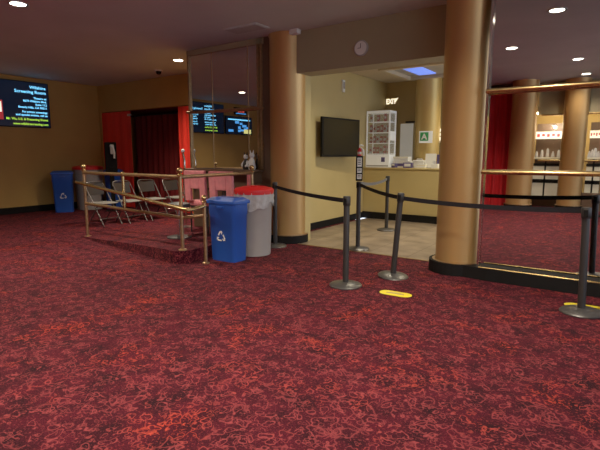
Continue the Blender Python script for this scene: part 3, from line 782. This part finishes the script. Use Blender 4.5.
# door on back wall
t = thing('door_1', 'x', 'door', (-4.24, 10.5, 0)); del t['label']; del t['category']; t['kind'] = 'structure'
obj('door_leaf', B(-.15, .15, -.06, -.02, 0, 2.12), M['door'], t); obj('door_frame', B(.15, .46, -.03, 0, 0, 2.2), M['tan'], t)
obj('door_closer', B(.0, .42, -.14, -.04, 2.13, 2.17), M['post'], t)
# exit sign
t = thing('exit_sign', 'white lit EXIT sign with arrow above the snack case', 'exit sign', (-4.62, 10.46, 2.66))
obj('sign_plate', B(-.17, .17, -.01, .04, -.09, .09), M['tan'], t, bevel=.006)
bm = bmesh.new(); text(bm, 'EXIT', (-.155, -.012, -.065), (1, 0, 0), (0, 0, 1), .155, 'LEFT', .8, .006); obj('sign_letters', bm, M['signlit'], t)
bm = bmesh.new(); prism(bm, [(.07, -.05), (.15, .06), (.11, .05), (.07, .0)], .012, .014, basis((0, 0, 0), (1, 0, 0), (0, 0, 1))); obj('sign_arrow', bm, M['signlit'], t)
# green A card
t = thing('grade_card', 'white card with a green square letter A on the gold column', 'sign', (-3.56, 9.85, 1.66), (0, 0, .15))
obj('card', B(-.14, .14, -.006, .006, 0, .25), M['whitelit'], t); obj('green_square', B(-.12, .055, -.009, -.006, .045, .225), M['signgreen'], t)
bm = bmesh.new(); text(bm, 'A', (-.033, -.0105, .075), (1, 0, 0), (0, 0, 1), .17, 'CENTER', 1, .006); obj('card_letter', bm, M['white'], t)
# lit sign at right of column
t = thing('menu_board', 'small lit yellow sign on the back wall right of the gold column', 'sign', (-3.30, 10.45, 1.72))
obj('board', B(-.22, .22, -.01, .04, 0, .26), M['signlit'], t); 
bm = bmesh.new(); box(bm, -.15, .15, -.013, -.01, .16, .2); box(bm, -.15, .1, -.013, -.01, .08, .11); obj('board_lines', bm, M['header'], t)
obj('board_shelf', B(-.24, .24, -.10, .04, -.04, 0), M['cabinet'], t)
# ceiling cove and blue light
t = thing('cove_light', 'blue lit rectangular recess in the box office ceiling', 'ceiling light', (-3.3, 9.2, 3.08))
bm = bmesh.new(); box(bm, -.75, .75, -.75, -.65, -.08, 0); box(bm, -.75, .75, .65, .75, -.08, 0); box(bm, -.75, -.65, -.65, .65, -.08, 0); box(bm, .65, .75, -.65, .65, -.08, 0)
obj('cove_frame', bm, M['ceil_in'], t); obj('cove_panel', B(-.65, .65, -.65, .65, -.012, 0), M['panel'], t)
obj('led_strip', B(-.40, -.05, -.45, .5, -.03, -.012), M['bluelamp'], t)
for x, y, lb in ((-3.3, 7.3, 'recessed box office ceiling light just inside the opening'), (-2.3, 9.75, 'recessed box office ceiling light above the counter clutter'), (-1.6, 8.0, 'recessed box office ceiling light hidden right of the large column')):
    downlight(x, y, lb, 90, 3.08, color=(1, .88, .62))

# ------------------------------------------------------------------ rear of the lobby (seen in the right mirror)
YV = -2.2
t = thing('stage_curtain', 'tall red pleated curtain behind the viewer, reflected at left of right mirror', 'curtain', (-2.95, YV - .1, 0))
obj('cloth', pleats(-.62, .42, 0, .02, 3.0, .06, .21), M['curtain'], t, True); obj('curtain_rod', T([(-.7, 0, 3.02), (.5, 0, 3.02)], .02, 10), M['brass'], t, True)
column(-2.24, YV + .05, 'gold brown column behind the viewer beside the red curtain, reflected in the mirror', .30)
column(-1.12, YV - .35, 'gold brown column behind the viewer between the two lit kiosk openings', .27)
struct('wall_rear_low', B(-1.0, 3.0, YV - .62, YV - .5, 0, .45), M['brown'])
struct('wall_rear_curtain', B(-6.5, -2.0, YV - .42, YV - .3, 0, H), M['brown'])
struct('wall_rear_header', B(-2.0, 3.0, YV - .62, YV - .5, 2.45, H), M['header'])
for z, lb in ((2.42, 'brass rail high on the rear wall of the lobby'), (1.26, 'brass rail at waist height on the rear wall of the lobby')):
    tag(obj('brass_rail', T([(-1.9, YV - .42, z), (3.0, YV - .42, z)], .026, 12), M['brass'], None, True), lb, 'rail')
def kiosk(x0, x1, label):
    cx = (x0 + x1) / 2; w = (x1 - x0) / 2
    t = thing('concession_kiosk', label, 'kiosk', (cx, YV - .9, 0))
    obj('kiosk_back', B(-w, w, -.3, -.25, 0, 2.24), M['brown'], t)
    obj('lit_sign', B(-w * .95, w * .95, -.05, 0, 1.83, 2.02), M['signlit'], t)
    bm = bmesh.new()
    for i in range(5): box(bm, -w * .85 + i * w * .36, -w * .85 + i * w * .36 + w * .2, 0, .004, 1.88 + .02 * (i % 2), 1.96)
    obj('sign_lettering', bm, M['redpic'], t)
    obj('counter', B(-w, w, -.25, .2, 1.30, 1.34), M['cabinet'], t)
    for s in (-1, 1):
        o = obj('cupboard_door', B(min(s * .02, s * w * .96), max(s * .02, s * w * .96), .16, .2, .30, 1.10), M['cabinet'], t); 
    bm = bmesh.new(); box(bm, -.02, .02, .16, .215, .25, 1.30); box(bm, -w, w, .16, .215, .66, .76); box(bm, -w, w, .16, .215, 1.12, 1.18)
    obj('door_mullion', bm, M['black'], t)
    bm = bmesh.new()
    for i in range(5):
        xx = -w * .8 + i * w * .4; lathe(bm, [(.035, 1.34), (.04, 1.36), (.03, 1.34 + .1 + .05 * (i % 3)), (.012, 1.5 + .04 * (i % 3))], xx, 0, 12)
    obj('glass_jars', bm, M['liner'], t, True)
kiosk(-2.08, -1.42, 'cream kiosk with lit sign behind the viewer, reflected left of the narrow one')
kiosk(-.82, -.50, 'narrow cream kiosk with small lit sign, reflected at right of mirror')
tower(-.30, YV + .55, 2.6, 'black sanitizer stand with white dispenser behind the viewer, reflected at photo right edge')
L = bpy.data.lights.new('kiosk_lamp', 'POINT'); L.energy = 30; L.color = (1, .9, .7); L.shadow_soft_size = .02
o = bpy.data.objects.new('kiosk_lamp', L); C.objects.link(o); o.location = (-1.6, YV - .75, 2.12)

# upward fill lamps added above the rear kiosks just to brighten the ceiling
for x, y, e in ((-1.7, YV - .75, 70), (.6, YV - .9, 90)):
    L = bpy.data.lights.new('ceiling_fill_lamp', 'AREA'); L.shape = 'RECTANGLE'; L.size = .9; L.size_y = .12; L.energy = e; L.color = (.90, 1, .93)
    o = bpy.data.objects.new('ceiling_fill_lamp', L); C.objects.link(o); o.location = (x, y, 2.5); o.rotation_euler = (PI - .5, 0, 0)

# ------------------------------------------------------------------ world, camera
w_ = bpy.data.worlds.new('World'); bpy.context.scene.world = w_; w_.use_nodes = True
bg = w_.node_tree.nodes['Background']; bg.inputs['Color'].default_value = (.75, .85, 1, 1); bg.inputs['Strength'].default_value = 2.1
cam = bpy.data.cameras.new('camera'); co = bpy.data.objects.new('camera', cam); C.objects.link(co)
co.location = (0, 0, 1.42)
cam.sensor_width = 36; cam.lens = 36 * 465 / 600
co.rotation_euler = (PI / 2 - math.radians(8.65), 0, math.radians(34.77))
cam.clip_start = .05
sc = bpy.context.scene; sc.camera = co
sc.view_settings.view_transform = 'Standard'; sc.view_settings.look = 'None'; sc.view_settings.exposure = 0; sc.view_settings.gamma = 1.10
try:
    sc.cycles.use_denoising = True; sc.cycles.sample_clamp_indirect = 4; sc.cycles.caustics_reflective = False; sc.cycles.caustics_refractive = False
    sc.cycles.max_bounces = 8; sc.cycles.glossy_bounces = 5
except Exception: pass
